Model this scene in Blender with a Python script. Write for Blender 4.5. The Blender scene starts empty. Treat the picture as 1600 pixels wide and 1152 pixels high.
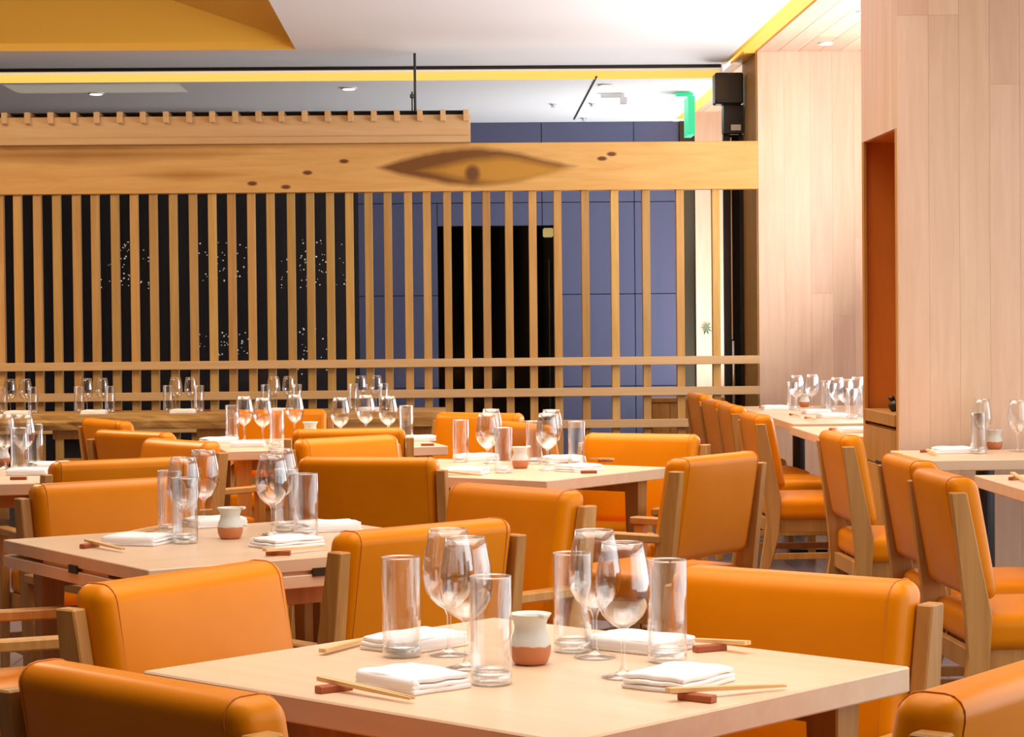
import bpy, bmesh, math, random
from mathutils import Vector, Matrix
random.seed(7)
PI = math.pi
S = bpy.context.scene
COL = S.collection
# ------------------------------------------------------------------ camera
F = 3443.0
CAM = Vector((0, 0, 1.317))
yaw = math.atan(105 / F); pit = math.atan(76.5 / F); rol = 0.0098
fw = Vector((math.sin(yaw) * math.cos(pit), math.cos(yaw) * math.cos(pit), -math.sin(pit)))
hh = fw.cross(Vector((0, 0, 1))).normalized()
vv = hh.cross(fw).normalized()
RR = hh * math.cos(rol) - vv * math.sin(rol)
UU = hh * math.sin(rol) + vv * math.cos(rol)
cd = bpy.data.cameras.new('camera'); cam = bpy.data.objects.new('camera', cd); COL.objects.link(cam)
cd.sensor_width = 36; cd.lens = F * 36 / 1600; cd.clip_end = 200; cd.clip_start = .05
M = Matrix((RR, UU, -fw)).transposed().to_4x4(); M.translation = CAM
cam.matrix_world = M
S.camera = cam
def ray(px, py):
    return fw * F + RR * (px - 800) + UU * (576 - py)
def atz(px, py, z):
    r = ray(px, py); t = (z - CAM.z) / r.z; return CAM + r * t
def aty(px, py, Y):
    r = ray(px, py); return CAM + r * (Y / r.y)
# ------------------------------------------------------------------ world, lights, exposure
S.view_settings.view_transform = 'Standard'; S.view_settings.look = 'None'
S.view_settings.gamma = 1; S.view_settings.use_curve_mapping = False
S.view_settings.exposure = 0.30
w = bpy.data.worlds.new('world'); S.world = w; w.use_nodes = True
w.node_tree.nodes['Background'].inputs[0].default_value = (.8, .9, 1, 1)
w.node_tree.nodes['Background'].inputs[1].default_value = 1.0
def area(name, loc, size, energy, color, direction, spread=180):
    l = bpy.data.lights.new(name, 'AREA'); l.shape = 'RECTANGLE'; l.size, l.size_y = size
    l.energy = energy; l.color = color; l.spread = math.radians(spread)
    o = bpy.data.objects.new(name, l); COL.objects.link(o); o.location = loc
    o.rotation_euler = Vector(direction).to_track_quat('-Z', 'Y').to_euler()
    return o
WARM = (1, .89, .78); DAY = (.93, .96, 1.0); GOLD = (1, .68, .28)
area('ceiling_panel_light', (.2, 4.0, 3.0), (3.0, 3.4), 45, WARM, (0, 0, -1), 110)
area('ceiling_panel_light', (.4, 8.8, 3.0), (3.0, 4.2), 80, WARM, (0, 0, -1), 115)
area('ceiling_panel_light', (-3.4, 9.0, 3.0), (2.0, 4.0), 30, WARM, (0, 0, -1), 120)
area('window_daylight', (3.35, 4.3, 1.7), (9.4, 2.4), 72, (1, .95, .9), (-1, .1, .12))
area('window_daylight', (3.35, 12.3, 1.8), (3.6, 2.3), 150, DAY, (-1, -.05, .9))
area('entrance_daylight', (2.9, 17.9, .8), (2.2, 1.4), 92, DAY, (-1, -.15, 1.2))
area('entrance_daylight', (2.36, 17.6, 2.3), (2.2, .8), 16, DAY, (-1, .05, 0))
area('coffer_lamp', (-3.2, 11.6, 3.50), (1.6, 2.4), 105, (1, .86, .6), (0, 0, -1))
# ------------------------------------------------------------------ materials
def mat(name):
    m = bpy.data.materials.new(name); m.use_nodes = True
    return m, m.node_tree.nodes, m.node_tree.links, m.node_tree.nodes['Principled BSDF']
def plain(name, c, rough=.5, metal=0, spec=.5, emit=None, es=1):
    m, n, l, b = mat(name)
    b.inputs['Base Color'].default_value = (*c, 1); b.inputs['Roughness'].default_value = rough
    b.inputs['Metallic'].default_value = metal; b.inputs['Specular IOR Level'].default_value = spec
    if emit: b.inputs['Emission Color'].default_value = (*emit, 1); b.inputs['Emission Strength'].default_value = es
    return m
def srgb(r, g, b):
    return tuple(((v / 255 + .055) / 1.055) ** 2.4 if v > 10 else v / 255 / 12.92 for v in (r, g, b))
def wood(name, ca, cb, axis='z', rough=.45, var=.25, dark=.0, hue=None, fine=1.0, spec=.4):
    """grain stretched along an axis; random tone per object (piece of timber)"""
    m, n, l, b = mat(name)
    tc = n.new('ShaderNodeTexCoord'); oi = n.new('ShaderNodeObjectInfo')
    add = n.new('ShaderNodeVectorMath'); add.operation = 'ADD'
    sc = n.new('ShaderNodeVectorMath'); sc.operation = 'SCALE'; sc.inputs['Scale'].default_value = 37
    cmb = n.new('ShaderNodeCombineXYZ')
    for i in range(3): l.new(oi.outputs['Random'], cmb.inputs[i])
    l.new(cmb.outputs[0], sc.inputs[0]); l.new(tc.outputs['Object'], add.inputs[0]); l.new(sc.outputs[0], add.inputs[1])
    mp = n.new('ShaderNodeMapping'); k = 22 * fine; s = {'x': (1.3, k, k), 'y': (k, 1.3, k), 'z': (k, k, 1.3)}[axis]
    mp.inputs['Scale'].default_value = s; l.new(add.outputs[0], mp.inputs[0])
    nz = n.new('ShaderNodeTexNoise'); nz.inputs['Scale'].default_value = 1.6; nz.inputs['Detail'].default_value = 5
    nz.inputs['Roughness'].default_value = .6; nz.inputs['Distortion'].default_value = .6
    l.new(mp.outputs[0], nz.inputs['Vector'])
    big = n.new('ShaderNodeTexNoise'); big.inputs['Scale'].default_value = .22; big.inputs['Detail'].default_value = 2
    l.new(mp.outputs[0], big.inputs['Vector'])
    r = n.new('ShaderNodeValToRGB'); r.color_ramp.elements[0].position = .3; r.color_ramp.elements[1].position = .72
    r.color_ramp.elements[0].color = (*ca, 1); r.color_ramp.elements[1].color = (*cb, 1)
    mx = n.new('ShaderNodeMath'); mx.operation = 'MULTIPLY_ADD'; mx.inputs[1].default_value = .6
    l.new(nz.outputs['Fac'], mx.inputs[0])
    m2 = n.new('ShaderNodeMath'); m2.operation = 'MULTIPLY'; m2.inputs[1].default_value = .4
    l.new(big.outputs['Fac'], m2.inputs[0]); l.new(m2.outputs[0], mx.inputs[2]); l.new(mx.outputs[0], r.inputs[0])
    hs = n.new('ShaderNodeHueSaturation')
    mr = n.new('ShaderNodeMapRange'); mr.inputs['To Min'].default_value = 1 - var; mr.inputs['To Max'].default_value = 1 + var * .35
    l.new(oi.outputs['Random'], mr.inputs['Value']); l.new(mr.outputs[0], hs.inputs['Value'])
    if hue:
        ml = n.new('ShaderNodeMath'); ml.operation = 'MULTIPLY'; ml.inputs[1].default_value = 7.13; l.new(oi.outputs['Random'], ml.inputs[0])
        fr = n.new('ShaderNodeMath'); fr.operation = 'FRACT'; l.new(ml.outputs[0], fr.inputs[0])
        m3 = n.new('ShaderNodeMapRange'); m3.inputs['To Min'].default_value = .5 - hue; m3.inputs['To Max'].default_value = .5 + hue
        l.new(fr.outputs[0], m3.inputs['Value']); l.new(m3.outputs[0], hs.inputs['Hue'])
    l.new(r.outputs[0], hs.inputs['Color']); l.new(hs.outputs[0], b.inputs['Base Color'])
    b.inputs['Roughness'].default_value = rough; b.inputs['Specular IOR Level'].default_value = spec
    bp = n.new('ShaderNodeBump'); bp.inputs['Strength'].default_value = .08; bp.inputs['Distance'].default_value = .002
    l.new(nz.outputs['Fac'], bp.inputs['Height']); l.new(bp.outputs[0], b.inputs['Normal'])
    return m
def leather(name, c1, c2, rough=.33):
    m, n, l, b = mat(name)
    tc = n.new('ShaderNodeTexCoord')
    nz = n.new('ShaderNodeTexNoise'); nz.inputs['Scale'].default_value = 5; nz.inputs['Detail'].default_value = 3
    l.new(tc.outputs['Object'], nz.inputs['Vector'])
    r = n.new('ShaderNodeValToRGB'); r.color_ramp.elements[0].position = .3; r.color_ramp.elements[1].position = .7
    r.color_ramp.elements[0].color = (*c1, 1); r.color_ramp.elements[1].color = (*c2, 1)
    l.new(nz.outputs['Fac'], r.inputs[0]); l.new(r.outputs[0], b.inputs['Base Color'])
    b.inputs['Roughness'].default_value = rough; b.inputs['Specular IOR Level'].default_value = .45; b.inputs['Specular Tint'].default_value = (1, .62, .3, 1)
    v = n.new('ShaderNodeTexVoronoi'); v.inputs['Scale'].default_value = 420; l.new(tc.outputs['Object'], v.inputs['Vector'])
    bp = n.new('ShaderNodeBump'); bp.inputs['Strength'].default_value = .06; bp.inputs['Distance'].default_value = .001
    l.new(v.outputs['Distance'], bp.inputs['Height']); l.new(bp.outputs[0], b.inputs['Normal'])
    return m
def glassmat(name, lo=.05, hi=.85, tint=(.97, .98, .98), rough=.0, power=.35):
    m, n, l, b = mat(name); n.remove(b)
    tr = n.new('ShaderNodeBsdfTransparent'); tr.inputs[0].default_value = (*tint, 1)
    gl = n.new('ShaderNodeBsdfGlossy'); gl.inputs['Roughness'].default_value = rough; gl.inputs[0].default_value = (1, 1, 1, 1)
    lw = n.new('ShaderNodeLayerWeight'); lw.inputs['Blend'].default_value = power
    mr = n.new('ShaderNodeMapRange'); mr.inputs['To Min'].default_value = lo; mr.inputs['To Max'].default_value = hi
    l.new(lw.outputs['Facing'], mr.inputs['Value'])
    mx = n.new('ShaderNodeMixShader'); l.new(mr.outputs[0], mx.inputs[0]); l.new(tr.outputs[0], mx.inputs[1]); l.new(gl.outputs[0], mx.inputs[2])
    l.new(mx.outputs[0], n['Material Output'].inputs[0])
    return m
MT = {}
MT['leather'] = leather('orange_leather', (.69, .200, .0), (.77, .238, .001))
MT['piping'] = plain('orange_piping', (.62, .165, .001), .45)
MT['chair_wood'] = wood('chair_wood', srgb(168, 110, 42), srgb(208, 152, 80), 'z', var=.22)
MT['table_wood'] = wood('table_wood', srgb(220, 184, 148), srgb(234, 204, 172), 'x', rough=.32, var=.06, fine=.6, spec=.5)
MT['wall_wood'] = wood('wall_wood', srgb(222, 182, 152), srgb(238, 206, 178), 'z', rough=.5, var=.10, hue=.012, fine=.7)
MT['soffit_wood'] = wood('soffit_wood', srgb(222, 182, 152), srgb(238, 206, 178), 'y', rough=.5, var=.10, hue=.012, fine=.7)
MT['niche_wood'] = wood('niche_wood', srgb(214, 122, 38), srgb(228, 140, 52), 'z', rough=.5, var=.05, fine=.5)
MT['slat_wood'] = wood('slat_wood', srgb(186, 134, 62), srgb(214, 170, 104), 'z', rough=.5, var=.26, hue=.007)
MT['rail_wood'] = wood('rail_wood', srgb(206, 162, 108), srgb(224, 184, 134), 'x', rough=.5, var=.06)
MT['live_wood'] = wood('live_edge_wood', srgb(110, 64, 22), srgb(236, 184, 104), 'x', rough=.5, var=.0, fine=1.1)
MT['rest_wood'] = wood('rest_wood', srgb(150, 72, 32), srgb(186, 100, 52), 'x', rough=.4, var=.1)
MT['stick_wood'] = wood('stick_wood', srgb(226, 180, 118), srgb(240, 204, 148), 'x', rough=.5, var=.05)
MT['ceiling'] = plain('white_plaster', srgb(244, 243, 242), .8)
MT['coffer'] = plain('gold_paint_and_glow', srgb(246, 196, 78), .55)
MT['napkin'] = plain('white_linen', srgb(246, 242, 240), .9, spec=.1)
MT['black'] = plain('black_steel', (.012, .012, .014), .35)
MT['blackmatte'] = plain('black_matte', (.008, .006, .006), .9)
MT['steel'] = plain('brushed_steel', (.75, .76, .78), .3, .9)
MT['bronze'] = plain('dark_bronze', (.06, .05, .03), .4, .8)
MT['panel'] = plain('slate_panel', srgb(76, 80, 110), .6)
MT['darkshade'] = plain('dark_core_and_shade', (.012, .008, .009), .8)
MT['led'] = plain('led_diffuser', (.3, .15, .02), .5, emit=(.92, .52, .10), es=1.0)
MT['spot'] = plain('spot_lens', (.9, .9, .9), .5, emit=(1, .97, .9), es=2.5)
MT['exit'] = plain('exit_green', (.02, .25, .12), .4, emit=(.02, .62, .28), es=.9)
MT['dimlamp'] = plain('dim_lamp', (.6, .5, .2), .5, emit=(.6, .45, .16), es=.6)
MT['bead'] = plain('bead_glint', (.8, .75, .7), .3, emit=(.8, .72, .6), es=.32)
MT['glass'] = glassmat('drinking_glass', .028, .60, (.985, .985, .985), .02, .42)
MT['thick_glass'] = glassmat('thick_glass_base', .22, .85, (.90, .91, .90), .08, .4)
MT['pane'] = glassmat('window_pane', .006, .12, (.98, .985, .985), 0, .3)
MT['roomwall'] = plain('brown_room_wall', srgb(150, 108, 72), .7)
MT['trimwhite'] = plain('white_trim', srgb(235, 230, 225), .5)
MT['leaf'] = plain('leaf_green', srgb(70, 110, 80), .6)
# beam: long board with a large dark lens-shaped knot and small ones
def beam_material():
    m = wood('beam_wood', srgb(204, 146, 70), srgb(228, 182, 112), 'x', rough=.5, var=0, fine=.55)
    n, l = m.node_tree.nodes, m.node_tree.links; b = n['Principled BSDF']
    src = b.inputs['Base Color'].links[0].from_socket
    tc = n.new('ShaderNodeTexCoord')
    def knot(prev, cx, cz, rx, rz, col, soft=.25, dist=.25, pw=1.35, pz=1.0):
        mp = n.new('ShaderNodeMapping'); mp.inputs['Location'].default_value = (-cx / rx, 0, -cz / rz); mp.inputs['Scale'].default_value = (1 / rx, 0, 1 / rz)
        l.new(tc.outputs['Object'], mp.inputs[0])
        sep = n.new('ShaderNodeSeparateXYZ'); l.new(mp.outputs[0], sep.inputs[0])
        ax = n.new('ShaderNodeMath'); ax.operation = 'ABSOLUTE'; l.new(sep.outputs[0], ax.inputs[0])
        az = n.new('ShaderNodeMath'); az.operation = 'ABSOLUTE'; l.new(sep.outputs[2], az.inputs[0])
        px_ = n.new('ShaderNodeMath'); px_.operation = 'POWER'; px_.inputs[1].default_value = pw; l.new(ax.outputs[0], px_.inputs[0])
        pz_ = n.new('ShaderNodeMath'); pz_.operation = 'POWER'; pz_.inputs[1].default_value = pz; l.new(az.outputs[0], pz_.inputs[0])
        s = n.new('ShaderNodeMath'); s.operation = 'ADD'; l.new(px_.outputs[0], s.inputs[0]); l.new(pz_.outputs[0], s.inputs[1])
        nz = n.new('ShaderNodeTexNoise'); nz.inputs['Scale'].default_value = 5; l.new(tc.outputs['Object'], nz.inputs[0])
        ad = n.new('ShaderNodeMath'); ad.operation = 'MULTIPLY_ADD'; ad.inputs[1].default_value = dist; l.new(nz.outputs['Fac'], ad.inputs[0]); l.new(s.outputs[0], ad.inputs[2])
        mr = n.new('ShaderNodeMapRange'); mr.inputs['From Min'].default_value = 1 + dist * .5 - soft; mr.inputs['From Max'].default_value = 1 + dist * .5
        mr.inputs['To Min'].default_value = 1; mr.inputs['To Max'].default_value = 0; l.new(ad.outputs[0], mr.inputs['Value'])
        mx = n.new('ShaderNodeMix'); mx.data_type = 'RGBA'
        l.new(mr.outputs[0], mx.inputs['Factor']); l.new(prev, mx.inputs['A']); mx.inputs['B'].default_value = (*col, 1)
        return mx.outputs['Result']
    bx = BEAMX
    c = knot(src, bx(742), .0, .70, .145, srgb(118, 72, 22), .25, .3, 1.6)
    c = knot(c, bx(775), -.022, .56, .112, srgb(190, 134, 46), .5, .3, 1.6)
    c = knot(c, bx(738), -.045, .065, .075, srgb(110, 66, 28), .8, .3, 2, 2)
    c = knot(c, bx(120), .10, 1.5, .07, srgb(166, 112, 44), .9)
    c = knot(c, bx(290), -.04, .5, .05, srgb(180, 124, 50), .9)
    for px, dz in ((395, -.10), (447, -.125), (481, -.03), (538, .045), (940, .05), (955, .08)):
        c = knot(c, bx(px), dz, .04, .018, srgb(110, 60, 20), .7, .3, 2, 2)
    l.new(c, b.inputs['Base Color'])
    return m
def BEAMX(px): return aty(px, 260, 14.95).x
MT['beam'] = beam_material()
# ceramic jar: pale glaze above, bare clay below
def ceramic():
    m, n, l, b = mat('glazed_stoneware')
    tc = n.new('ShaderNodeTexCoord'); sep = n.new('ShaderNodeSeparateXYZ'); l.new(tc.outputs['Object'], sep.inputs[0])
    nz = n.new('ShaderNodeTexNoise'); nz.inputs['Scale'].default_value = 45; l.new(tc.outputs['Object'], nz.inputs[0])
    ad = n.new('ShaderNodeMath'); ad.operation = 'MULTIPLY_ADD'; ad.inputs[1].default_value = .008; l.new(nz.outputs['Fac'], ad.inputs[0]); l.new(sep.outputs[2], ad.inputs[2])
    gt = n.new('ShaderNodeMapRange'); gt.inputs['From Min'].default_value = .0345; gt.inputs['From Max'].default_value = .0365; l.new(ad.outputs[0], gt.inputs['Value'])
    mx = n.new('ShaderNodeMix'); mx.data_type = 'RGBA'; mx.inputs['A'].default_value = (*srgb(196, 120, 74), 1); mx.inputs['B'].default_value = (*srgb(216, 216, 208), 1)
    l.new(gt.outputs[0], mx.inputs['Factor']); l.new(mx.outputs['Result'], b.inputs['Base Color']); b.inputs['Roughness'].default_value = .4
    return m
MT['ceramic'] = ceramic()
def floor_material():
    m, n, l, b = mat('floor_boards')
    tc = n.new('ShaderNodeTexCoord'); mp = n.new('ShaderNodeMapping'); mp.inputs['Rotation'].default_value = (0, 0, PI / 2)
    l.new(tc.outputs['Object'], mp.inputs[0])
    br = n.new('ShaderNodeTexBrick'); br.inputs['Scale'].default_value = 1; br.inputs['Brick Width'].default_value = 1.6; br.inputs['Row Height'].default_value = .14
    br.inputs['Mortar Size'].default_value = .003; br.inputs['Color1'].default_value = (*srgb(132, 118, 122), 1); br.inputs['Color2'].default_value = (*srgb(104, 92, 98), 1)
    br.inputs['Mortar'].default_value = (*srgb(60, 50, 52), 1)
    l.new(mp.outputs[0], br.inputs['Vector']); l.new(br.outputs['Color'], b.inputs['Base Color']); b.inputs['Roughness'].default_value = .3
    return m
MT['floor'] = floor_material()
# ------------------------------------------------------------------ mesh helpers
def me(name, bm, m, smooth=False):
    d = bpy.data.meshes.new(name); bmesh.ops.recalc_face_normals(bm, faces=bm.faces); bm.to_mesh(d); bm.free()
    for x in (m if isinstance(m, (list, tuple)) else [m]): d.materials.append(MT[x] if isinstance(x, str) else x)
    if smooth:
        for p in d.polygons: p.use_smooth = True
    return d
def obj(name, bm, m, parent=None, smooth=False, loc=None, rotz=None):
    d = bm if isinstance(bm, bpy.types.Mesh) else me(name, bm, m, smooth)
    o = bpy.data.objects.new(name, d); COL.objects.link(o)
    if parent: o.parent = parent
    if loc is not None: o.location = loc
    if rotz is not None: o.rotation_euler[2] = rotz
    return o
def tag(o, label, cat, group=None, kind=None):
    o['label'] = label; o['category'] = cat
    if group: o['group'] = group
    if kind: o['kind'] = kind
    return o
def thing(name, label, cat, loc=(0, 0, 0), rotz=0, group=None):
    o = bpy.data.objects.new(name, None); COL.objects.link(o); o.empty_display_size = .1
    o.location = loc; o.rotation_euler = (0, 0, rotz)
    return tag(o, label, cat, group)
def struct(name, bm, m, parent=None):
    o = obj(name, bm, m, parent)
    if not parent: o['kind'] = 'structure'
    return o
KIDS = {}
def children(o): return [c for c in KIDS.get(o.name, [])]
def register(root, parts):
    KIDS[root.name] = parts
def copy_tree(o, parent=None):
    c = o.copy(); COL.objects.link(c)
    if parent: c.parent = parent
    ks = [copy_tree(k, c) for k in KIDS.get(o.name, [])]
    KIDS[c.name] = ks
    return c
def part(name, bm, m, parent, smooth=False):
    o = obj(name, bm, m, parent, smooth); KIDS.setdefault(parent.name, []).append(o); return o
def box(bm, x0, x1, y0, y1, z0, z1, bev=0, mi=0):
    vs = [bm.verts.new((x, y, z)) for z in (z0, z1) for y in (y0, y1) for x in (x0, x1)]
    fs = [(0, 2, 3, 1), (4, 5, 7, 6), (0, 1, 5, 4), (2, 6, 7, 3), (0, 4, 6, 2), (1, 3, 7, 5)]
    faces = [bm.faces.new([vs[i] for i in f]) for f in fs]
    for f in faces: f.material_index = mi
    if bev: bmesh.ops.bevel(bm, geom=list({e for f in faces for e in f.edges}), offset=bev, segments=1, affect='EDGES')
    return vs
def B(*a, bev=0): bm = bmesh.new(); box(bm, *a, bev=bev); return bm
def prism_x(bm, prof, x0, x1, bev=0):
    n = len(prof)
    a = [bm.verts.new((x0, y, z)) for y, z in prof]; b = [bm.verts.new((x1, y, z)) for y, z in prof]
    fs = [bm.faces.new(a), bm.faces.new(b[::-1])] + [bm.faces.new((a[i], b[i], b[(i + 1) % n], a[(i + 1) % n])) for i in range(n)]
    if bev: bmesh.ops.bevel(bm, geom=list({e for f in fs for e in f.edges}), offset=bev, segments=1, affect='EDGES')
def lathe(bm, prof, seg=24, c=(0, 0)):
    rings = []
    for r, z in prof:
        if r < 1e-5: rings.append([bm.verts.new((c[0], c[1], z))])
        else: rings.append([bm.verts.new((c[0] + r * math.cos(2 * PI * i / seg), c[1] + r * math.sin(2 * PI * i / seg), z)) for i in range(seg)])
    for a, b in zip(rings, rings[1:]):
        for i in range(seg):
            j = (i + 1) % seg
            if len(a) == 1 and len(b) == 1: continue
            if len(a) == 1: bm.faces.new((a[0], b[i], b[j]))
            elif len(b) == 1: bm.faces.new((a[i], b[0], a[j]))
            else: bm.faces.new((a[i], b[i], b[j], a[j]))
def cyl(bm, x, y, z0, z1, r, seg=20): lathe(bm, [(0, z0), (r, z0), (r, z1), (0, z1)], seg, (x, y))
def tube(bm, pts, r, seg=6, closed=False):
    pts = [Vector(p) for p in pts]; n = len(pts); rings = []
    for i, p in enumerate(pts):
        a = pts[(i - 1) % n] if closed or i else p; b = pts[(i + 1) % n] if closed or i < n - 1 else p
        t = (b - a).normalized(); u = t.orthogonal().normalized() if abs(t.x) > .9 else t.cross(Vector((1, 0, 0))).normalized()
        v = t.cross(u)
        rings.append([bm.verts.new(p + (u * math.cos(2 * PI * k / seg) + v * math.sin(2 * PI * k / seg)) * r) for k in range(seg)])
    for i in range(n if closed else n - 1):
        a, b = rings[i], rings[(i + 1) % n]
        for k in range(seg): bm.faces.new((a[k], a[(k + 1) % seg], b[(k + 1) % seg], b[k]))
    if not closed:
        bm.faces.new(rings[0]); bm.faces.new(rings[-1][::-1])
def rbox(bm, sx, sy, sz, r, c=(0, 0, 0), fn=None, nf=6, nr=3):
    """rounded box with subdivided faces; fn deforms a local point"""
    def lines(s):
        h = s / 2; i = h - r
        e = [i + r * math.tan(PI / 4 * k / nr) for k in range(nr + 1)]
        mid = [-i + 2 * i * k / nf for k in range(1, nf)]
        return [-v for v in e[::-1]] + mid + e
    L = [lines(s) for s in (sx, sy, sz)]; inn = [s / 2 - r for s in (sx, sy, sz)]; cache = {}
    def V(x, y, z):
        k = (round(x, 6), round(y, 6), round(z, 6))
        if k not in cache:
            p = Vector((x, y, z)); q = Vector([max(-inn[i], min(inn[i], p[i])) for i in range(3)]); d = p - q
            if d.length > 1e-9: p = q + d.normalized() * r
            if fn: p = Vector(fn(p))
            cache[k] = bm.verts.new(p + Vector(c))
        return cache[k]
    for ax in range(3):
        u, v = (ax + 1) % 3, (ax + 2) % 3
        for sgn in (-1, 1):
            for i in range(len(L[u]) - 1):
                for j in range(len(L[v]) - 1):
                    q = []
                    for a, b in ((i, j), (i + 1, j), (i + 1, j + 1), (i, j + 1)):
                        p = [0, 0, 0]; p[ax] = sgn * (sx, sy, sz)[ax] / 2; p[u] = L[u][a]; p[v] = L[v][b]; q.append(V(*p))
                    try: bm.faces.new(q)
                    except ValueError: pass
# ------------------------------------------------------------------ room shell
CZ = 3.12; GY = 15.7; RX = 3.4; LX = -6.0; FY = 19.4
floor = struct('floor', B(LX, RX + .6, -3.2, 22.5, -.1, 0), 'floor')
bm = bmesh.new()   # ceiling round the coffer opening
cx0, cx1, cy0, cy1 = -5.4, -.965, 9.6, 14.68
box(bm, LX, cx0, -3.2, GY, CZ, CZ + .12); box(bm, cx1, 1.99, -3.2, GY, CZ, CZ + .12)
box(bm, cx0, cx1, -3.2, cy0, CZ, CZ + .12); box(bm, cx0, cx1, cy1, GY, CZ, CZ + .12)
struct('ceiling', bm, 'ceiling')
bm = bmesh.new()   # splayed coffer
o_ = [(cx0 + .002, cy0 + .002), (cx1 - .002, cy0 + .002), (cx1 - .002, cy1 - .002), (cx0 + .002, cy1 - .002)]; i_ = [(cx0 + .8, cy0 + .35), (cx1 - .8, cy0 + .35), (cx1 - .8, cy1 - .35), (cx0 + .8, cy1 - .35)]
vo = [bm.verts.new((x, y, CZ)) for x, y in o_]; vo2 = [bm.verts.new((x, y, CZ + .05)) for x, y in o_]
vi = [bm.verts.new((x, y, CZ + .29)) for x, y in i_]; vt = [bm.verts.new((x, y, CZ + .42)) for x, y in i_]
for a, b in ((vo, vo2), (vo2, vi), (vi, vt)):
    for k in range(4): bm.faces.new((a[k], a[(k + 1) % 4], b[(k + 1) % 4], b[k]))
bm.faces.new(vt)
cof = struct('trim_1', bm, 'coffer'); cof['label'] = 'gold painted splayed coffer recessed in the white ceiling'
# ceiling of the entrance beyond the glass
bm = bmesh.new(); box(bm, LX, 2.03, GY + .22, FY + .2, 3.05, 3.17); box(bm, LX, 2.03, GY + .02, GY + .06, CZ + .03, CZ + .12)
struct('ceiling_entrance', bm, 'ceiling')
struct('trim_2', B(LX, 1.99, GY - .02, GY + .02, CZ - .022, CZ), 'black')      # head track of the glass wall
def led(x0, x1, y0, y1, z0, z1, label):
    t = thing('cove_light', label, 'light', ((x0 + x1) / 2, (y0 + y1) / 2, z0)); c = t.location
    obj('diffuser', B(x0 - c.x, x1 - c.x, y0 - c.y, y1 - c.y, 0, z1 - z0), 'led', t)
    return t
led(LX + .1, 2.0, GY + .18, GY + .218, 3.045, 3.10, 'long yellow cove light strip behind the head of the glass wall')
led(2.0, 2.14, -3.0, GY - .06, 3.135, 3.16, 'yellow cove light slot running along the near white ceiling beside the wood soffit')
led(2.035, 2.145, GY + .3, FY - .1, 3.06, 3.09, 'yellow cove light slot beyond the glass, along the entrance ceiling')
struct('trim_3', B(1.99, 2.02, -3.2, GY, CZ, CZ + .12), 'coffer')  # gold colour here paints the yellow cove glow on the slot edge
# soffit boards (along the room)
sof = bpy.data.objects.new('ceiling_soffit', None); COL.objects.link(sof); sof['kind'] = 'structure'; sof['label'] = 'wooden soffit boards over the right hand window bays'
x = 2.15
while x < RX:
    y = -3.2
    while y < FY:
        y2 = min(FY, y + random.uniform(1.6, 3.0)); obj('plank', B(x + .001, min(x + .14, RX) - .001, y + .001, y2 - .001, 3.127, 3.20, bev=.0015), 'soffit_wood', sof); y = y2
    x += .14
# walls
def wall(name, *a): return struct(name, B(*a), 'roomwall')
wall('wall_left', LX - .1, LX, -3.2, 22.5, 0, 3.6)
wall('wall_back', LX, RX, -3.3, -3.2, 0, 3.6)
bm = bmesh.new()
for a, b in ((-3.2, -.6), (9.15, 10.3), (14.7, 22.5)): box(bm, RX, RX + .12, a, b, 0, 3.6)
box(bm, RX, RX + .12, -.6, 9.15, 0, .4); box(bm, RX, RX + .12, -.6, 9.15, 2.9, 3.6); box(bm, RX, RX + .12, 10.3, 14.7, 0, .6); box(bm, RX, RX + .12, 10.3, 14.7, 2.95, 3.6)
struct('wall_right', bm, 'ceiling')
for k, (a, b, z0, z1) in enumerate(((-.6, 9.15, .4, 2.9), (10.3, 14.7, .6, 2.95))):
    wn = bpy.data.objects.new('window_%d' % (k + 1), None); COL.objects.link(wn); wn['kind'] = 'structure'
    n = 5 if k == 0 else 3
    for j in range(n + 1):
        y = a + (b - a) * j / n; obj('mullion', B(RX + .02, RX + .08, y - .03, y + .03, z0, z1), 'black', wn)
    for j in range(n):
        y = a + (b - a) * j / n; obj('pane', B(RX + .045, RX + .05, y + .03, y + (b - a) / n - .03, z0, z1), 'pane', wn)
# facing wood wall A at the end of the bay (planks on a core)
def staves(parent, axis, c0, c1, z0, z1, width, place, material='wall_wood', lmin=.9, lmax=2.2):
    c = c0
    while c < c1 - .005:
        c2 = min(c1, c + width * random.choice((.8, 1, 1, 1.2))); z = z0
        if c1 - c2 < .03: c2 = c1
        while z < z1 - .005:
            z2 = z + random.uniform(lmin, lmax)
            if z1 - z2 < .3: z2 = z1
            a = place(c + .0002, c2 - .0002, z + .0002, z2 - .0002)
            obj('plank', B(*a, bev=.0007), material, parent); z = z2
        c = c2
wa = bpy.data.objects.new('wall_far_right', None); COL.objects.link(wa); wa['kind'] = 'structure'; wa['label'] = 'pale maple plank wall closing the window bay beside the slatted screen'
obj('core', B(2.152, RX, 15.012, 15.69, 0, 3.3), 'wall_wood', wa)
staves(wa, 'x', 2.15, RX, 0, 3.127, .15, lambda a, b, z, t: (a, b, 15.0, 15.012, z, t), lmin=1.3, lmax=3.4)
staves(wa, 'y', 15.012, 15.69, 0, 3.127, .17, lambda a, b, z, t: (2.14, 2.152, a, b, z, t), 'slat_wood')
struct('trim_4', B(2.06, 2.152, 15.02, 15.69, CZ, CZ + .1), 'coffer')  # cove corner coloured gold in place of the yellow light falling on it
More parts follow.
